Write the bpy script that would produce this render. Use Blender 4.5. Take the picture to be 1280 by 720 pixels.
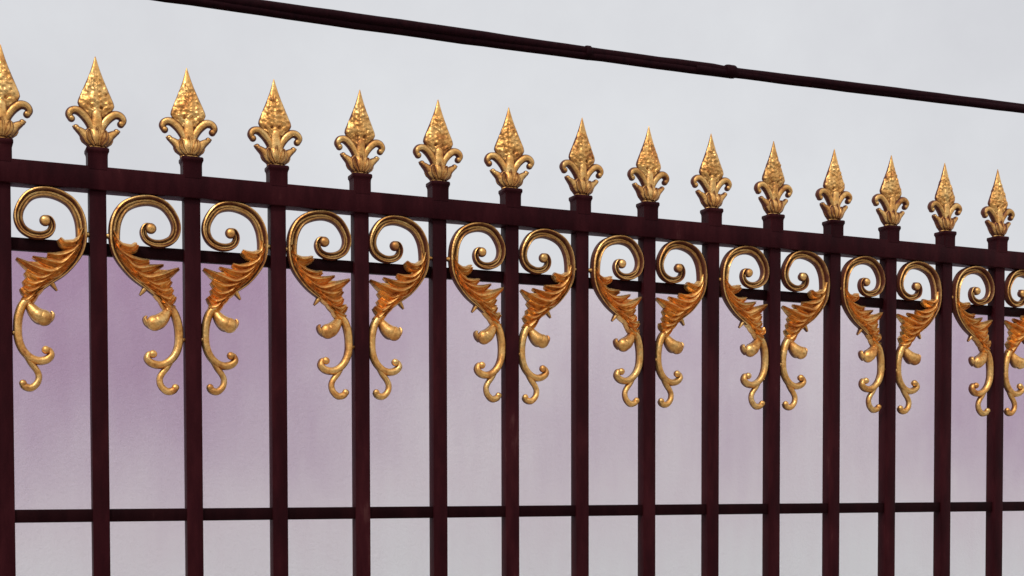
import bpy, bmesh, math, random
from mathutils import Vector, Matrix, noise

random.seed(7)
scene = bpy.context.scene
for o in list(bpy.data.objects):
    bpy.data.objects.remove(o, do_unlink=True)
C = scene.collection

BASE = 1.55            # height of the fence's lower rail above the ground
S = 0.165              # picket spacing

# ------------------------------------------------------------------ camera
yaw, pitch, roll = 0.4195, -0.0300, -0.0021
cam_d = bpy.data.cameras.new('camera')
cam = bpy.data.objects.new('camera', cam_d)
C.objects.link(cam)
fw = Vector((math.sin(yaw)*math.cos(pitch), math.cos(yaw)*math.cos(pitch), math.sin(pitch)))
rt = Vector((math.cos(yaw), -math.sin(yaw), 0))
up = rt.cross(fw)
r2 = rt*math.cos(roll) + up*math.sin(roll)
u2 = -rt*math.sin(roll) + up*math.cos(roll)
m = Matrix((r2, u2, -fw)).transposed().to_4x4()
m.translation = Vector((-0.1431, -2.5486, BASE + 0.0493))
cam.matrix_world = m
cam_d.sensor_width = 36
cam_d.lens = 1662.88/1280*36
cam_d.shift_y = 299.67/1280
cam_d.clip_start = 0.05
cam_d.clip_end = 3000
scene.camera = cam

# ------------------------------------------------------------------ sky and sun
SUN_TO = Vector((-0.55, -0.50, 0.85)).normalized()
world = bpy.data.worlds.new('World')
scene.world = world
world.use_nodes = True
wn = world.node_tree.nodes; wl = world.node_tree.links
wn.clear()
out = wn.new('ShaderNodeOutputWorld')
bg = wn.new('ShaderNodeBackground'); bg.inputs['Strength'].default_value = 0.1
sky = wn.new('ShaderNodeTexSky'); sky.sky_type = 'NISHITA'; sky.sun_disc = False
sky.sun_elevation = math.asin(SUN_TO.z); sky.sun_rotation = math.atan2(SUN_TO.x, SUN_TO.y)
sky.dust_density = 4.0
tc = wn.new('ShaderNodeTexCoord')
nz = wn.new('ShaderNodeTexNoise'); nz.inputs['Scale'].default_value = 2.2
nz.inputs['Detail'].default_value = 7; nz.inputs['Roughness'].default_value = 0.62
cr = wn.new('ShaderNodeValToRGB')
cr.color_ramp.elements[0].position = 0.30; cr.color_ramp.elements[0].color = (0.665, 0.665, 0.695, 1)
cr.color_ramp.elements[1].position = 0.68; cr.color_ramp.elements[1].color = (0.800, 0.812, 0.832, 1)
gain = wn.new('ShaderNodeVectorMath'); gain.operation = 'SCALE'; gain.inputs['Scale'].default_value = 10.0
mix = wn.new('ShaderNodeMix'); mix.data_type = 'RGBA'; mix.inputs['Factor'].default_value = 0.93
wl.new(tc.outputs['Generated'], nz.inputs['Vector'])
wl.new(nz.outputs['Fac'], cr.inputs['Fac'])
wl.new(cr.outputs['Color'], gain.inputs[0])
wl.new(sky.outputs['Color'], mix.inputs['A'])
wl.new(gain.outputs['Vector'], mix.inputs['B'])
wl.new(mix.outputs['Result'], bg.inputs['Color'])
wl.new(bg.outputs['Background'], out.inputs['Surface'])

sd = bpy.data.lights.new('sun', 'SUN'); sd.energy = 1.5; sd.angle = math.radians(12); sd.color = (1.0, 0.96, 0.91)
sun = bpy.data.objects.new('sun', sd); C.objects.link(sun)
sun.rotation_euler = SUN_TO.to_track_quat('Z', 'Y').to_euler()
sun.location = (-6, -6, 12)

vs = scene.view_settings
vs.view_transform = 'Standard'; vs.look = 'None'; vs.gamma = 1.0; vs.exposure = 0.0
vs.use_curve_mapping = False

# ------------------------------------------------------------------ materials
def new_mat(name):
    mt = bpy.data.materials.new(name); mt.use_nodes = True
    nt = mt.node_tree
    return mt, nt.nodes, nt.links, nt.nodes['Principled BSDF']

def N(nodes, kind, **kw):
    n = nodes.new(kind)
    for k, v in kw.items():
        n.inputs[k].default_value = v
    return n

def ramp(nodes, stops):
    r = nodes.new('ShaderNodeValToRGB'); e = r.color_ramp.elements
    while len(e) < len(stops): e.new(0.5)
    for i, (p, c) in enumerate(stops):
        e[i].position = p; e[i].color = (*c, 1) if len(c) == 3 else c
    return r

def mat_gold(name, lo_, hi_):
    mt, nd, ln, b = new_mat(name)
    tcn = nd.new('ShaderNodeTexCoord'); oi = nd.new('ShaderNodeObjectInfo')
    add = nd.new('ShaderNodeVectorMath'); add.operation = 'ADD'
    sc = nd.new('ShaderNodeVectorMath'); sc.operation = 'SCALE'; sc.inputs['Scale'].default_value = 3.0
    cmb = nd.new('ShaderNodeCombineXYZ')
    ln.new(oi.outputs['Random'], cmb.inputs[0]); ln.new(oi.outputs['Random'], cmb.inputs[2])
    ln.new(cmb.outputs[0], sc.inputs[0])
    ln.new(tcn.outputs['Object'], add.inputs[0]); ln.new(sc.outputs[0], add.inputs[1])
    n1 = N(nd, 'ShaderNodeTexNoise', Scale=34, Detail=6, Roughness=0.62)
    n2 = N(nd, 'ShaderNodeTexNoise', Scale=160, Detail=4, Roughness=0.6)
    ln.new(add.outputs[0], n1.inputs['Vector']); ln.new(add.outputs[0], n2.inputs['Vector'])
    r1 = ramp(nd, [(0.30, (0.55, 0.20, 0.06)), (0.46, (0.93, 0.49, 0.15)), (0.70, (1.0, 0.65, 0.26))])
    ln.new(n1.outputs['Fac'], r1.inputs['Fac'])
    r2_ = ramp(nd, [(0.30, (0.62, 0.55, 0.5)), (0.55, (1, 1, 1))])
    ln.new(n2.outputs['Fac'], r2_.inputs['Fac'])
    mx = nd.new('ShaderNodeMix'); mx.data_type = 'RGBA'; mx.blend_type = 'MULTIPLY'; mx.inputs['Factor'].default_value = 0.8
    ln.new(r1.outputs['Color'], mx.inputs['A']); ln.new(r2_.outputs['Color'], mx.inputs['B'])
    hs = nd.new('ShaderNodeHueSaturation')
    hv = nd.new('ShaderNodeMapRange'); hv.inputs['To Min'].default_value = 0.86; hv.inputs['To Max'].default_value = 1.08
    ln.new(oi.outputs['Random'], hv.inputs['Value']); ln.new(hv.outputs['Result'], hs.inputs['Value'])
    ln.new(mx.outputs['Result'], hs.inputs['Color'])
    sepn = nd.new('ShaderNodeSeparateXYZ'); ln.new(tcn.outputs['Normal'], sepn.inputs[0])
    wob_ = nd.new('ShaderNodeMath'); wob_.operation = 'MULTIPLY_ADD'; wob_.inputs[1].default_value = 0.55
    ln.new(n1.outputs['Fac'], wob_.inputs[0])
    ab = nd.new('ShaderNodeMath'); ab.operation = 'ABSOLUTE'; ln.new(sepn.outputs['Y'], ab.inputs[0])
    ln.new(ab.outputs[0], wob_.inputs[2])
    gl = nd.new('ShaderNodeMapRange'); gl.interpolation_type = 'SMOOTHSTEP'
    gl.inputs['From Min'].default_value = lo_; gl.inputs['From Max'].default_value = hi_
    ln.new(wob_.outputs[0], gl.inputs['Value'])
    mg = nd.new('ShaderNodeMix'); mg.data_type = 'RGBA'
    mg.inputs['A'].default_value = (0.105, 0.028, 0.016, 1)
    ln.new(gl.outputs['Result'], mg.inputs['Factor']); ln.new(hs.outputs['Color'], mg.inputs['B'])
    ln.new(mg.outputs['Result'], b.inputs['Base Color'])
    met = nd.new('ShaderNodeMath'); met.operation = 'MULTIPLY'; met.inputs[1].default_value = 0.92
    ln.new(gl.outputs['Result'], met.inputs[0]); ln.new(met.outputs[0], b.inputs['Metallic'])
    b.inputs['Specular IOR Level'].default_value = 0.25
    rr = ramp(nd, [(0.3, (0.52,)*3), (0.7, (0.32,)*3)])
    ln.new(n1.outputs['Fac'], rr.inputs['Fac']); ln.new(rr.outputs['Color'], b.inputs['Roughness'])
    bp = N(nd, 'ShaderNodeBump', Strength=0.55, Distance=0.0018)
    ln.new(n2.outputs['Fac'], bp.inputs['Height']); ln.new(bp.outputs['Normal'], b.inputs['Normal'])
    return mt

def mat_paint(name, k):
    mt, nd, ln, b = new_mat(name)
    tcn = nd.new('ShaderNodeTexCoord'); geo = nd.new('ShaderNodeNewGeometry')
    n1 = N(nd, 'ShaderNodeTexNoise', Scale=22, Detail=6, Roughness=0.65)
    n2 = N(nd, 'ShaderNodeTexNoise', Scale=260, Detail=3, Roughness=0.6)
    mp = nd.new('ShaderNodeMapping'); mp.inputs['Scale'].default_value = (1, 1, 0.25)
    ln.new(geo.outputs['Position'], mp.inputs['Vector'])
    ln.new(mp.outputs['Vector'], n1.inputs['Vector']); ln.new(geo.outputs['Position'], n2.inputs['Vector'])
    r1 = ramp(nd, [(p_, tuple(v*k for v in c_)) for p_, c_ in ((0.28, (0.012, 0.0018, 0.0027)), (0.50, (0.025, 0.0034, 0.0050)), (0.66, (0.040, 0.0065, 0.0085)), (0.78, (0.085, 0.030, 0.028)))])
    ln.new(n1.outputs['Fac'], r1.inputs['Fac']); ln.new(r1.outputs['Color'], b.inputs['Base Color'])
    rr = ramp(nd, [(0.3, (0.42,)*3), (0.7, (0.62,)*3)])
    ln.new(n1.outputs['Fac'], rr.inputs['Fac']); ln.new(rr.outputs['Color'], b.inputs['Roughness'])
    b.inputs['Specular IOR Level'].default_value = 0.10
    b.inputs['Specular Tint'].default_value = (1.0, 0.55, 0.62, 1)
    bp = N(nd, 'ShaderNodeBump', Strength=0.3, Distance=0.001)
    ln.new(n2.outputs['Fac'], bp.inputs['Height']); ln.new(bp.outputs['Normal'], b.inputs['Normal'])
    return mt

WALL_Y, WALL_TOP = 1.2, BASE + 0.696
def mat_wall():
    # pale limewashed render with an uneven mauve tint under its top, fading to pale lower down
    mt, nd, ln, b = new_mat('mauve_tinted_render')
    geo = nd.new('ShaderNodeNewGeometry')
    sep = nd.new('ShaderNodeSeparateXYZ'); ln.new(geo.outputs['Position'], sep.inputs[0])
    def noise_at(scale, sx, sz, det, loc=0.0):
        mp = nd.new('ShaderNodeMapping'); mp.inputs['Scale'].default_value = (sx, 1, sz); mp.inputs['Location'].default_value = (loc, 0, 0)
        ln.new(geo.outputs['Position'], mp.inputs['Vector'])
        n_ = N(nd, 'ShaderNodeTexNoise', Scale=scale, Detail=det, Roughness=0.55); ln.new(mp.outputs['Vector'], n_.inputs['Vector'])
        return n_.outputs['Fac']
    def math_(op, a_, b_=None, c_=None, clamp=False):
        q = nd.new('ShaderNodeMath'); q.operation = op; q.use_clamp = clamp
        for k, v in enumerate((a_, b_, c_)):
            if v is None: continue
            if isinstance(v, (int, float)): q.inputs[k].default_value = v
            else: ln.new(v, q.inputs[k])
        return q.outputs[0]
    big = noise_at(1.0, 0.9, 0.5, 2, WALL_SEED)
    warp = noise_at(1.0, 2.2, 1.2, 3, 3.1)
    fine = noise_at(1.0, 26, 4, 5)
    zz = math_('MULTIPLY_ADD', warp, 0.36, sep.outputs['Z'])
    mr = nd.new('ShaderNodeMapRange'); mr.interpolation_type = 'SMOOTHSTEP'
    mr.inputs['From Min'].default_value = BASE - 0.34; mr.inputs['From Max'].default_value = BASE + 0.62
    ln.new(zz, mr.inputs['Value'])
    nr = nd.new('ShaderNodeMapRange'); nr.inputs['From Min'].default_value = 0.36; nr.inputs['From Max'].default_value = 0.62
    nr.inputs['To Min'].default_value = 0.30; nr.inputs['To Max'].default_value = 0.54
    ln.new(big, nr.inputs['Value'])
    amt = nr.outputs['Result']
    for xc, sg, am in ((0.10, 1.0, 0.56), (3.75, 0.7, 0.22)):          # two patches of stronger mauve
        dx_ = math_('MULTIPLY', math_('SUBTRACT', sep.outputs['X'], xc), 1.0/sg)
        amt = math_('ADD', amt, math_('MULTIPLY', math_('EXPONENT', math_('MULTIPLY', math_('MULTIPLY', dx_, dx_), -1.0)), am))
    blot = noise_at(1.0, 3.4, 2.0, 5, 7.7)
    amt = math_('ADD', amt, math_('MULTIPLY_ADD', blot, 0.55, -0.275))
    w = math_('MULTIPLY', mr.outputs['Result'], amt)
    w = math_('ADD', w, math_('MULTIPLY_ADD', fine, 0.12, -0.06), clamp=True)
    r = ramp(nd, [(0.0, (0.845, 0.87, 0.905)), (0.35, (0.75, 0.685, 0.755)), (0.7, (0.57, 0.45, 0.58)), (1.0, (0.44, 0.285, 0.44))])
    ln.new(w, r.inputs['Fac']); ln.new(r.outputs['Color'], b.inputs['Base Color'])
    b.inputs['Roughness'].default_value = 0.85; b.inputs['Specular IOR Level'].default_value = 0.2
    bp = N(nd, 'ShaderNodeBump', Strength=0.45, Distance=0.003)
    g = N(nd, 'ShaderNodeTexNoise', Scale=90, Detail=5, Roughness=0.7); ln.new(geo.outputs['Position'], g.inputs['Vector'])
    ln.new(g.outputs['Fac'], bp.inputs['Height']); ln.new(bp.outputs['Normal'], b.inputs['Normal'])
    return mt
WALL_SEED = 4.3

def mat_simple(name, c1, c2, scale, rough, bump=0.0, spec=0.4):
    mt, nd, ln, b = new_mat(name)
    geo = nd.new('ShaderNodeNewGeometry')
    n1 = N(nd, 'ShaderNodeTexNoise', Scale=scale, Detail=8, Roughness=0.65); ln.new(geo.outputs['Position'], n1.inputs['Vector'])
    r = ramp(nd, [(0.3, c1), (0.7, c2)]); ln.new(n1.outputs['Fac'], r.inputs['Fac'])
    ln.new(r.outputs['Color'], b.inputs['Base Color'])
    b.inputs['Roughness'].default_value = rough; b.inputs['Specular IOR Level'].default_value = spec
    if bump:
        bp = N(nd, 'ShaderNodeBump', Strength=0.5, Distance=bump)
        ln.new(n1.outputs['Fac'], bp.inputs['Height']); ln.new(bp.outputs['Normal'], b.inputs['Normal'])
    return mt

GOLD = mat_gold('gilding', 0.34, 0.78); GOLD_BAND = mat_gold('coppery_gilding', 0.62, 1.16); GOLD_LEAF = mat_gold('bright_gilding', 0.16, 0.50); GOLD_BROWN = mat_gold('brownish_gilding', 0.80, 1.22); GOLD_BLADE = mat_gold('dull_gilding', 0.62, 1.12); PAINT = mat_paint('dark_maroon_paint', 1.0); PAINT_SHADED = mat_paint('shaded_maroon_paint', 0.35); WALLM = mat_wall()  # rail paint is the maroon scaled down, the rails' shade put into its colour
CABLE = mat_simple('black_cable_sheath', (0.010, 0.0018, 0.0035), (0.022, 0.004, 0.006), 40, 0.7, 0.002, 0.06)
CONCRETE = mat_simple('concrete', (0.30, 0.29, 0.28), (0.42, 0.41, 0.39), 6, 0.9, 0.004)
PAVING = mat_simple('paving', (0.38, 0.37, 0.355), (0.50, 0.49, 0.47), 3, 0.9, 0.004)
ASPHALT = mat_simple('asphalt', (0.04, 0.04, 0.042), (0.065, 0.065, 0.065), 30, 0.9, 0.004)
EARTH = mat_simple('earth_and_grass', (0.05, 0.06, 0.03), (0.10, 0.10, 0.055), 1.5, 1.0, 0.02)

# ------------------------------------------------------------------ helpers
def obj(name, mesh, mat=None, parent=None, loc=(0, 0, 0)):
    o = bpy.data.objects.new(name, mesh); C.objects.link(o)
    if mat is not None and len(mesh.materials) == 0: mesh.materials.append(mat)
    if parent is not None: o.parent = parent
    o.location = loc
    return o

def finish(bm, name, mat, smooth=True, angle=40):
    bmesh.ops.recalc_face_normals(bm, faces=bm.faces)
    me = bpy.data.meshes.new(name)
    bm.to_mesh(me); bm.free()
    me.materials.append(mat)
    if smooth:
        for p in me.polygons: p.use_smooth = True
        try: me.set_sharp_from_angle(angle=math.radians(angle))
        except Exception: pass
    return me

def bm_box(bm, x0, x1, y0, y1, z0, z1, bevel=0.0):
    t = bmesh.new()
    bmesh.ops.create_cube(t, size=1)
    for v in t.verts:
        v.co = Vector((x0 + (v.co.x+.5)*(x1-x0), y0 + (v.co.y+.5)*(y1-y0), z0 + (v.co.z+.5)*(z1-z0)))
    if bevel:
        bmesh.ops.bevel(t, geom=list(t.edges), offset=bevel, segments=2, affect='EDGES', profile=0.5)
    merge(bm, t)

def merge(bm, t):
    me = bpy.data.meshes.new('tmp'); t.to_mesh(me); t.free()
    bm.from_mesh(me); bpy.data.meshes.remove(me)

def catmull(pts, n):
    """dense smooth samples of a polyline of equal-length tuples"""
    P = [Vector(p) for p in pts]
    P = [P[0]*2 - P[1]] + P + [P[-1]*2 - P[-2]]
    res = []
    for i in range(1, len(P)-2):
        p0, p1, p2, p3 = P[i-1:i+3]
        for k in range(n):
            t = k/n
            res.append(0.5*((2*p1) + (p2-p0)*t + (2*p0-5*p1+4*p2-p3)*t*t + (-p0+3*p1-3*p2+p3)*t**3))
    res.append(P[-2].copy())
    return res

# cross sections: (across the width -0.5..0.5, front -1 .. back 0)
BAND = [(-.50, 0), (-.50, -.60), (-.42, -.92), (-.30, -1.0), (-.20, -.84), (-.08, -.38), (.07, -.36), (.20, -.72),
        (.32, -.84), (.43, -.72), (.50, -.42), (.50, 0)]
ROUND = [(-.50, 0), (-.50, -.30), (-.44, -.62), (-.30, -.88), (-.10, -1.0), (.10, -1.0), (.30, -.88), (.44, -.62), (.50, -.30), (.50, 0)]
LEAF = [(-.50, 0), (-.50, -.20), (-.40, -.62), (-.24, -.90), (-.10, -1.0), (.04, -.46), (.16, -.50), (.33, -.78), (.46, -.48), (.50, -.20), (.50, 0)]

TUBE = [(math.cos(a)*.5, math.sin(a)) for a in [2*math.pi*i/12 for i in range(12)]]

def sweep(bm, pts, widths, depths, y_back, prof, n=6):
    """pts (x, z) in mm; widths, depths in mm per point; flat back at y_back (mm), relief towards -y"""
    q = catmull([(p[0], p[1], w) for p, w in zip(pts, widths)], n)
    d = catmull([(a, 0, 0) for a in depths], n)
    rings = []
    for i, c in enumerate(q):
        a = q[max(0, i-1)]; b = q[min(len(q)-1, i+1)]
        t = Vector((b.x-a.x, b.y-a.y))
        t = t.normalized() if t.length > 1e-6 else Vector((1, 0))
        nn = Vector((-t.y, t.x))
        w = max(c.z, 0.4); dp = max(d[i].x, 0.4)
        ring = []
        for (s, yy) in prof:
            ring.append(bm.verts.new(((c.x + nn.x*s*w)/1000, (y_back + yy*dp)/1000, (c.y + nn.y*s*w)/1000)))
        rings.append(ring)
    k = len(prof)
    for r1, r2_ in zip(rings, rings[1:]):
        for j in range(k):
            bm.faces.new((r1[j], r1[(j+1) % k], r2_[(j+1) % k], r2_[j]))
    bm.faces.new(rings[0]); bm.faces.new(list(reversed(rings[-1])))

def ball(bm, x, z, r, y_c, ry=None, seg=14):
    t = bmesh.new()
    bmesh.ops.create_uvsphere(t, u_segments=seg, v_segments=seg//2+2, radius=1)
    for v in t.verts:
        v.co = Vector(((x + v.co.x*r)/1000, (y_c + v.co.y*(ry or r))/1000, (z + v.co.z*r)/1000))
    merge(bm, t)

# ------------------------------------------------------------------ setting
def sheet_obj(name, x0, x1, y0, y1, z, mat, kind=True):
    me = bpy.data.meshes.new(name)
    me.from_pydata([(x0, y0, z), (x1, y0, z), (x1, y1, z), (x0, y1, z)], [], [(0, 1, 2, 3)])
    o = obj(name, me, mat)
    if kind: o['kind'] = 'structure'
    return o
sheet_obj('ground', -900, 900, -900, 900, -0.012, EARTH)
bm = bmesh.new(); bm_box(bm, -60, 60, -4.2, WALL_Y - 0.004, -0.2, 0.0, 0.01)  # run on past the fence, unseen, to bounce light onto the wall
pv = obj('pavement', finish(bm, 'pavement', PAVING, False)); pv['kind'] = 'structure'
bm = bmesh.new(); bm_box(bm, -60, 60, -4.36, -4.203, -0.2, 0.004, 0.01)
kb = obj('kerb', finish(bm, 'kerb', CONCRETE, False)); kb['kind'] = 'structure'
bm = bmesh.new(); bm_box(bm, -60, 60, -12.0, -4.363, -0.3, -0.006)
rd = obj('road', finish(bm, 'road', ASPHALT, False)); rd['kind'] = 'structure'

# ------------------------------------------------------------------ garden wall behind the fence
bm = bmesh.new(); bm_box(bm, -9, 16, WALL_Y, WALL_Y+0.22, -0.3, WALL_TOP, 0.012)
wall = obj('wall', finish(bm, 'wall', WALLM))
wall['label'] = 'pale rendered wall with a mauve tint fading downward, behind the pickets of the iron fence'
wall['category'] = 'wall'

# ------------------------------------------------------------------ fence
N0, N1 = -8, 26                                   # picket numbers, inclusive
DX = dict(enumerate([-.0008, -.0020, .0033, .0018, .0040, .0037, -.0003, -.0018, -.0028, -.0043, -.0046, -.0013, -.0025, .0028, .0050]))
TX = dict(enumerate([.0014, -.0021, -.0053, -.0048, .0024, .0045, -.0063, .0036, .0006, -.0061, -.0055, .0004, .0025, -.0005, .0048]))
def px(i): return i*S + DX.get(i, random.Random(i).uniform(-.003, .003))

fence = bpy.data.objects.new('fence', None); C.objects.link(fence)
fence['label'] = 'dark maroon iron fence with gilded spearhead finials and scrollwork between its pickets'
fence['category'] = 'fence'
XL, XR = N0*S - 0.08, N1*S + 0.08
Z = BASE

bm = bmesh.new(); bm_box(bm, XL, XR, -0.021, 0.019, Z+0.592, Z+0.6345, 0.0022)
obj('top_rail', finish(bm, 'top_rail', PAINT), None, fence)
bm = bmesh.new(); bm_box(bm, XL, XR, -0.001, 0.0125, Z+0.4765, Z+0.4995, 0.002)
obj('middle_rail', finish(bm, 'middle_rail', PAINT_SHADED), None, fence)  # shade on the rail is in its darkened paint colour
bm = bmesh.new(); bm_box(bm, XL, XR, -0.009, 0.0125, Z-0.0118, Z+0.0118, 0.002)
obj('lower_rail', finish(bm, 'lower_rail', PAINT_SHADED), None, fence)  # same darkened maroon, shade put into the colour
bm = bmesh.new(); bm_box(bm, XL, XR, -0.019, 0.0125, Z-1.33, Z-1.29, 0.002)
obj('bottom_rail', finish(bm, 'bottom_rail', PAINT), None, fence)
bm = bmesh.new(); bm_box(bm, XL-.05, XR+.05, -0.09, 0.09, -0.05, 0.12, 0.008)
obj('plinth', finish(bm, 'plinth', CONCRETE), None, fence)
# picket
bm = bmesh.new(); bm_box(bm, -.015, .015, -.014, .014, 0.10, Z+0.596, 0.0018)
PICKET = finish(bm, 'picket', PAINT)
# square cap block with a flared lip
def square_lathe(prof, bevel_r=0.15):
    bm = bmesh.new(); rings = []
    for (h, z) in prof:
        c = h*bevel_r; ring = []
        for sx, sy in ((1, 1), (-1, 1), (-1, -1), (1, -1)):
            pts = [(sx*h, sy*(h-c)), (sx*(h-c), sy*h)]
            if sx*sy < 0: pts.reverse()
            ring += [bm.verts.new((a/1000, b/1000, z/1000)) for a, b in pts]
        rings.append(ring)
    for r1, r2_ in zip(rings, rings[1:]):
        for j in range(8): bm.faces.new((r1[j], r1[(j+1) % 8], r2_[(j+1) % 8], r2_[j]))
    bm.faces.new(rings[0]); bm.faces.new(rings[-1])
    return bm
CAPM = finish(square_lathe([(17.6, -4), (17.6, 20), (17.9, 24), (18.8, 27), (20.0, 29), (20.0, 34), (19.0, 35.5)]), 'cap_block', PAINT)

# finial: relief spear blade
def blade_mesh(seed):
    bm = bmesh.new()
    W = [(54, 12), (62, 17), (69, 24), (75, 29.5), (81, 31.8), (87, 30.6), (100, 25.2), (114, 19.4), (129, 13.2), (144, 7.8), (157, 3.9), (165, 1.7), (168.5, 0.6)]
    D = [(54, 6), (70, 9), (86, 11), (105, 9), (130, 6.5), (150, 4), (168.5, 0.8)]
    def interp(tab, z):
        for (a, va), (b, vb) in zip(tab, tab[1:]):
            if z <= b: return va + (vb-va)*max(0, (z-a))/(b-a)
        return tab[-1][1]
    NZ, NU = 80, 32
    rows = []
    for i in range(NZ+1):
        z = 54 + (168.5-54)*i/NZ
        w = interp(W, z); d = interp(D, z)
        front, back = [], []
        for j in range(NU+1):
            u = -1 + 2*j/NU
            au = abs(u)
            base = d*math.sqrt(max(0.0, 1-u*u*0.96))
            ph = (z - 0.55*au*w)/10.0           # rising herringbone of small leaves
            f = ph - math.floor(ph)
            fade = max(0, min(1, (146-z)/16))*max(0, min(1, (1.02-au)*6))
            rel = (math.sin(math.pi*f)**0.7)*3.4 - 1.4
            rel = (rel+1.4)*(0.62 + 0.38*math.cos(2*math.pi*(au*w/11.0 - .5))) - 1.5
            rel *= 0.35 + 0.65*min(1, au*5)
            if au < .13: rel += 1.6*(1-au/.13)
            rel = rel*0.7 + 2.6*noise.noise(Vector((u*w*.16 + seed*9.1, z*.16, seed*3.7))) + 1.3*noise.noise(Vector((u*w*.4, z*.4 + seed*5.3, 1.1)))
            rel *= fade*min(1, w/14)
            for sx in (-1, 1):
                dd = ((u*w - sx*7.5)**2 + (z-75)**2)
                rel -= 5.5*math.exp(-dd/9.0)
            front.append((u*w, -(base+rel), z)); back.append((u*w, base+rel, z))
        ring = front + list(reversed(back))[1:-1] if False else front + list(reversed(back))
        rows.append([bm.verts.new((x/1000, y/1000, zz/1000)) for x, y, zz in ring])
    k = len(rows[0])
    for a, b in zip(rows, rows[1:]):
        for j in range(k): bm.faces.new((a[j], a[(j+1) % k], b[(j+1) % k], b[j]))
    bm.faces.new(rows[0]); bm.faces.new(rows[-1])
    # central stalk rising from the cup into the blade
    sweep(bm, [(0, 10), (0, 26), (0, 40), (0, 54), (0, 66), (0, 74)], [34, 32, 27, 22, 20, 10], [10, 11, 12, 12.5, 12, 6], 0.0, TUBE, 4)
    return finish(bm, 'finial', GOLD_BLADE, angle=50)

def curl_mesh():
    bm = bmesh.new()
    sweep(bm, [(5, 26), (8, 37), (13, 48), (21.5, 59), (32, 66.5), (42, 65.5), (47, 58), (44.5, 49.5)],
          [14, 15, 16, 16.5, 16, 14.5, 13, 9], [9, 9.5, 10, 10, 10, 9.5, 9, 6.5], 0, TUBE, 5)
    ball(bm, 43, 51, 6.6, 0, 8.5)
    return finish(bm, 'curl', GOLD_BROWN)  # gilding mix with more brown than the blade
def spur_mesh():
    bm = bmesh.new()
    sweep(bm, [(8, 13), (17, 20.5), (25, 28), (33, 33.5), (41, 38)], [27, 23, 16, 11, 3.5], [12, 12, 10, 8, 3], 0, TUBE, 5)
    ball(bm, 35, 36, 5.6, 0, 7.5)
    return finish(bm, 'spur_leaf', GOLD_BROWN)  # same browner mix as the curls
def cup_mesh():
    bm = bmesh.new()
    prof = [(16.5, -1), (17.5, 0), (17.5, 3.5), (16.5, 5), (19, 7), (23.5, 11), (26, 16.5), (26.5, 23), (22.5, 30), (15, 37), (9, 44)]
    n = 40; rings = []
    for (r, z) in prof:
        ring = []
        for j in range(n):
            a = 2*math.pi*j/n
            rr = r*(1 + (0.22*abs(math.cos(4*a+.6))**.7 - .11 if 6 < z < 40 else 0))
            ring.append(bm.verts.new((rr*math.cos(a)/1000, rr*.56*math.sin(a)/1000, z/1000)))
        rings.append(ring)
    for r1, r2_ in zip(rings, rings[1:]):
        for j in range(n): bm.faces.new((r1[j], r1[(j+1) % n], r2_[(j+1) % n], r2_[j]))
    bm.faces.new(rings[0]); bm.faces.new(rings[-1])
    for x0, x1, zt in ((-5, -14, 34), (5, 14, 34), (0, 0, 40)):        # folded leaves wrapped round the cup
        sweep(bm, [(x0, 6), ((x0+x1)/2 + (x1-x0)*.15, 16), (x1*.95, 26), (x1, zt)], [9, 15, 14, 4], [5, 7.5, 7, 4], -9, LEAF, 5)
    return finish(bm, 'cup', GOLD_BLADE)
BLADES = [blade_mesh(k) for k in range(6)]
CURL, SPUR, CUP = curl_mesh(), spur_mesh(), cup_mesh()

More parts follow.
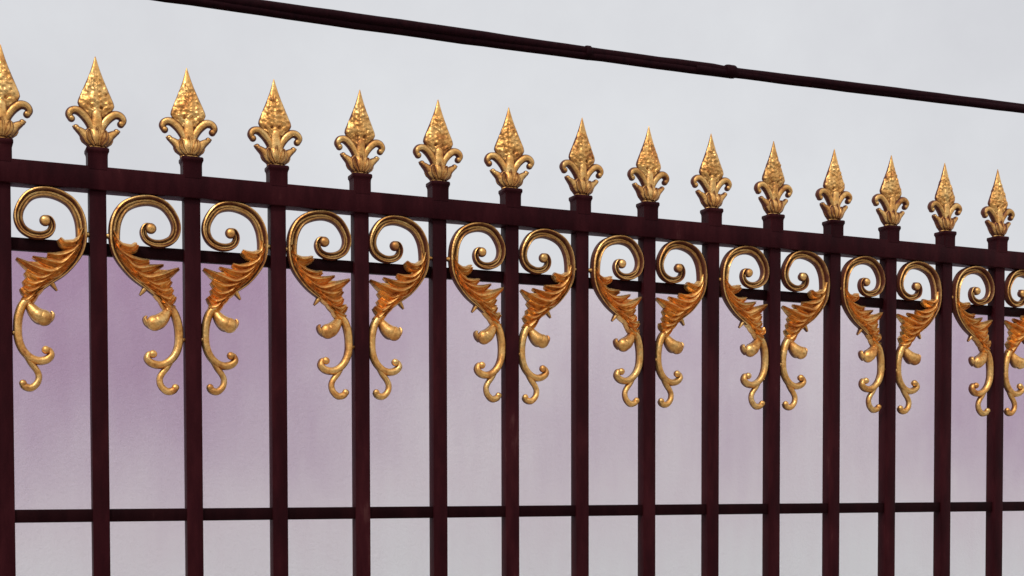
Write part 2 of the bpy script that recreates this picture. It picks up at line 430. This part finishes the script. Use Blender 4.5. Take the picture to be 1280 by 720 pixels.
# scroll bracket (right-hand half; the left-hand half is its mirror image)
YB = -1.6
def scroll_meshes(seed):
    P = {}
    bm = bmesh.new()
    up_ = [(34.8, 384), (55.3, 406), (78, 424.5), (103, 443.5), (122.5, 467.5), (132.5, 490), (135.2, 517), (131.2, 545), (118.2, 567.5),
           (96.8, 580.3), (70.5, 584.3), (46.5, 576), (31, 555.5), (26.5, 535), (33, 517.2), (48.5, 507.5), (66, 506.5), (79.5, 513), (84.5, 525.5), (80, 536.5), (70, 538)]
    wd = [13, 13, 13, 14, 16, 18.5, 20, 20.5, 20, 19.5, 19, 18, 17, 16.5, 16, 15.5, 14.5, 13.5, 12.5, 11.5, 10]
    dp = [12, 13, 13, 14, 15, 17, 18, 18, 18, 18, 18, 17, 17, 16, 16, 15, 14, 14, 13, 13, 12]
    sweep(bm, up_, wd, dp, YB, BAND, 6)
    ball(bm, 72, 532.5, 10.2, YB-9, 11)
    # web that carries the leaves
    web = [(136, 505), (118, 493), (98, 470), (70, 458), (38, 458), (50, 430), (38, 408), (34, 386), (60, 408), (100, 440), (124, 470)]
    f = [bm.verts.new((x/1000, (YB-9)/1000, z/1000)) for x, z in web]
    g = [bm.verts.new((x/1000, YB/1000, z/1000)) for x, z in web]
    bm.faces.new(f); bm.faces.new(list(reversed(g)))
    for j in range(len(web)):
        k = (j+1) % len(web); bm.faces.new((f[j], f[k], g[k], g[j]))
    # weld lugs onto the pickets, small thorn on the outer side
    sweep(bm, [(138, 512), (144, 514), (152.5, 514)], [18, 11, 7], [13, 11, 9], YB, ROUND, 3)
    sweep(bm, [(80, 426), (87, 416), (92, 409)], [12, 8, 4], [11, 9, 6], YB, ROUND, 3)
    sweep(bm, [(26, 331), (18, 330), (12, 330)], [18, 10, 7], [12, 10, 8], YB, ROUND, 3)
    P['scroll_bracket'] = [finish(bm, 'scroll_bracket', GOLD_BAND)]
    leaves = [
        ([(137, 522), (131, 503), (118, 493), (104, 494), (96, 502)], [7, 16, 20, 19, 11], [14, 18, 21, 22, 17]),
        ([(136, 508), (126, 486), (110, 472), (93, 469), (76, 474)], [6, 17, 21, 18, 9], [14, 18, 21, 20, 14]),
        ([(133, 496), (118, 470), (98, 456), (75, 457), (50, 467)], [6, 18, 23, 19, 5], [15, 20, 24, 22, 11]),
        ([(126, 480), (104, 452), (80, 439), (50, 446), (21, 463)], [6, 19, 25, 22, 6], [16, 21, 25, 23, 11]),
        ([(112, 462), (88, 439), (66, 427), (49, 431), (37, 440)], [6, 18, 23, 21, 11], [15, 20, 22, 20, 13]),
        ([(95, 446), (74, 424), (56, 414), (44, 417), (36, 425)], [6, 17, 21, 19, 10], [15, 20, 22, 19, 14]),
        ([(78, 430), (60, 409), (46, 401), (36, 403), (30, 410)], [6, 16, 20, 19, 11], [15, 20, 22, 20, 15]),
        ([(64, 416), (48, 394), (37, 387), (29, 390)], [7, 17, 19, 11], [15, 20, 19, 13]),
    ]
    jt = random.Random(seed)
    leaves = [([(x + jt.uniform(-1.6, 1.6), z + jt.uniform(-1.6, 1.6)) for x, z in a], [w*jt.uniform(.92, 1.08) for w in w_], [d*jt.uniform(.92, 1.08) for d in d_]) for a, w_, d_ in leaves]
    P['leaf'] = []
    for a, w, d in leaves:
        bm = bmesh.new(); sweep(bm, a, w, d, YB, LEAF, 6); P['leaf'].append(finish(bm, 'leaf', GOLD_LEAF))
    bm = bmesh.new()
    sweep(bm, [(50, 396), (34, 383), (26, 362), (23.5, 340), (25, 318), (32, 300), (44, 287), (58, 281.5), (72, 284), (80, 292), (77.5, 301), (71, 303)],
          [10, 15, 16, 15.5, 15, 14.5, 14.5, 15, 15, 13.5, 11, 9], [13, 15, 15, 14, 14, 14, 14, 14, 14, 14, 12, 10], YB, ROUND, 6)
    ball(bm, 71, 301, 7.6, YB-8, 9)
    P['tendril'] = [finish(bm, 'tendril', GOLD)]
    bm = bmesh.new()
    sweep(bm, [(34, 296), (46, 277), (55, 265), (59, 254), (56, 241.5), (45.5, 232.5), (34.5, 235), (29.5, 242)],
          [9, 11.5, 11.5, 11.5, 12, 13.5, 13.5, 10], [9, 10, 10, 10, 11, 12, 12, 9], YB, ROUND, 5)
    ball(bm, 31.5, 240, 6.8, YB-6, 7.5)
    P['tendril'].append(finish(bm, 'tendril', GOLD))
    bm = bmesh.new()
    sweep(bm, [(38, 394), (44, 381), (52, 369), (61, 361), (69, 357.5)], [9, 16, 24, 28.5, 24], [9, 14, 21, 25, 21], YB, ROUND, 6)
    ball(bm, 68, 358, 14.8, YB-11.5, 14, 20)
    sweep(bm, [(74, 353), (81, 358), (84, 366), (81, 371)], [12, 10, 8, 5], [16, 16, 14, 10], YB, ROUND, 4)
    P['bud'] = [finish(bm, 'bud', GOLD)]
    return P
SCRS = [scroll_meshes(k) for k in range(5)]

for i in range(N0, N1+1):
    x = px(i)
    p = obj('picket', PICKET, None, fence, (x, 0, 0))
    obj('cap_block', CAPM, None, p, (0, -0.004, Z+0.6330))
    f = obj('finial', BLADES[(i*5) % 6], None, fence, (x*0.5 + (i*S + TX.get(i, 0))*0.5, -0.004, Z+0.6680))
    tip = i*S + TX.get(i, 0)
    f.rotation_euler = (0, max(-.03, min(.03, (tip - x)*2.6)), 0)
    f.location.x = x + (tip - x)*0.35
    rv = random.Random(100+i)
    f.rotation_euler = (rv.uniform(-.012, .012), f.rotation_euler[1] + rv.uniform(-.008, .008), rv.uniform(-.10, .10))
    f.scale = (rv.uniform(.98, 1.03), 1, rv.uniform(.985, 1.012))
    for sx in (1, -1):
        c = obj('curl', CURL, None, f); c.scale.x = sx
        c = obj('spur_leaf', SPUR, None, f); c.scale.x = sx
    obj('cup', CUP, None, f)
    # half scrolls left and right of every second picket
    if i % 2 == 0:
        for sx in (1, -1):
            j = i + sx
            if j < N0 or j > N1: continue
            k = abs(px(j) - x)/S
            SCR = SCRS[(i*7 + sx*2) % 5]
            s = obj('scroll_bracket', SCR['scroll_bracket'][0], None, fence, (x, 0, Z))
            rv = random.Random(500+3*i+sx)
            s.scale = (sx*k, 1, 1)
            s.rotation_euler = (0, rv.uniform(-.006, .006), rv.uniform(-.012, .012))
            s.location.z += rv.uniform(-.0022, .0008)
            for nm in ('leaf', 'tendril', 'bud'):
                for me in SCR[nm]: obj(nm, me, None, s)

# ------------------------------------------------------------------ overhead cable, parallel to the fence on the far side
def tube_along(pts, radii, seg=12, name='strand'):
    bm = bmesh.new(); rings = []
    for i, p_ in enumerate(pts):
        a = Vector(pts[max(0, i-1)]); b = Vector(pts[min(len(pts)-1, i+1)])
        t = (b-a).normalized(); s = t.cross(Vector((0, 0, 1))).normalized(); u = s.cross(t)
        r = radii[i] if isinstance(radii, list) else radii
        rings.append([bm.verts.new(Vector(p_) + (s*math.cos(2*math.pi*j/seg) + u*math.sin(2*math.pi*j/seg))*r) for j in range(seg)])
    for r1, r2_ in zip(rings, rings[1:]):
        for j in range(seg): bm.faces.new((r1[j], r1[(j+1) % seg], r2_[(j+1) % seg], r2_[j]))
    bm.faces.new(rings[0]); bm.faces.new(list(reversed(rings[-1])))
    return finish(bm, name, CABLE)

CY, CX0, CX1 = 3.0, -15.0, 27.0
def cable_z(x):
    d = x - 1.1
    z = BASE + 2.049 + (0.006*d + 0.0020*d*d if d > 0 else 0.0016*d*d)
    return z
cable = bpy.data.objects.new('overhead_cable', None); C.objects.link(cable)
cable.location = (CX0, CY, cable_z(CX0))
cable['label'] = 'thick dark overhead cable bundle running above the spearheads'
cable['category'] = 'cable'
off = Vector(cable.location)
def rel(p_): return tuple(Vector(p_) - off)
xs = [CX0 + (CX1-CX0)*i/420 for i in range(421)]
def wob(x, s): return 0.0026*noise.noise(Vector((x*1.7, s, 0.3))) + 0.0022*noise.noise(Vector((x*7.0, s, 1.3)))
A = [rel((x, CY + .008*math.sin(x*2.6), cable_z(x) + (.010 if x < 3.45 else .004) + .002*math.sin(x*1.3) + wob(x, 1))) for x in xs]
obj('strand', tube_along(A, 0.0220), None, cable)
xs2 = [x for x in xs if x <= 3.55]
B = [rel((x, CY + .004, cable_z(x) - .012 + .003*math.sin(x*1.1+1) + wob(x, 5) + (.004 if x > 2.75 else 0))) for x in xs2]
obj('strand', tube_along(B, 0.0190), None, cable)
xs3 = [x for x in xs if x >= 3.3]
Cc = [rel((x, CY - .003, cable_z(x) - .008 + wob(x, 9))) for x in xs3]
obj('strand', tube_along(Cc, 0.0195), None, cable)
for x, r, L in ((2.72, .0325, .03), (3.50, .0320, .06)):
    zc_ = cable_z(x)
    tp = [rel((x - L/2 + L*k/6, CY, zc_ + .001)) for k in range(7)]
    obj('cable_tie', tube_along(tp, [r*.86, r, r*1.02, r, r*1.02, r, r*.86], name='cable_tie'), None, cable)

# utility poles that carry the cable, beyond both sides of the picture
def pole(x, label):
    r = bpy.data.objects.new('utility_pole', None); C.objects.link(r); r.location = (x, CY + 0.22, 0)
    bm = bmesh.new()
    n = 20; rings = []
    for (rad, z) in ((.17, -.3), (.165, 0), (.15, 2), (.135, 4.5), (.12, 7.0), (.118, 7.2), (.09, 7.24)):
        rings.append([bm.verts.new((rad*math.cos(2*math.pi*j/n), rad*math.sin(2*math.pi*j/n), z)) for j in range(n)])
    for r1, r2_ in zip(rings, rings[1:]):
        for j in range(n): bm.faces.new((r1[j], r1[(j+1) % n], r2_[(j+1) % n], r2_[j]))
    bm.faces.new(rings[-1]); bm.faces.new(rings[0])
    obj('shaft', finish(bm, 'shaft', CONCRETE), None, r)
    bm = bmesh.new(); bm_box(bm, -.03, .03, -.25, -.10, cable_z(x)-.06, cable_z(x)+.06, .006)
    obj('cable_clamp', finish(bm, 'cable_clamp', CABLE), None, r)
    r['label'] = label; r['category'] = 'pole'; r['group'] = 'poles carrying the overhead cable'
pole(CX0 + .05, 'round concrete utility pole carrying one end of the cable')
pole(CX1 - .05, 'round concrete utility pole carrying one end of the cable')
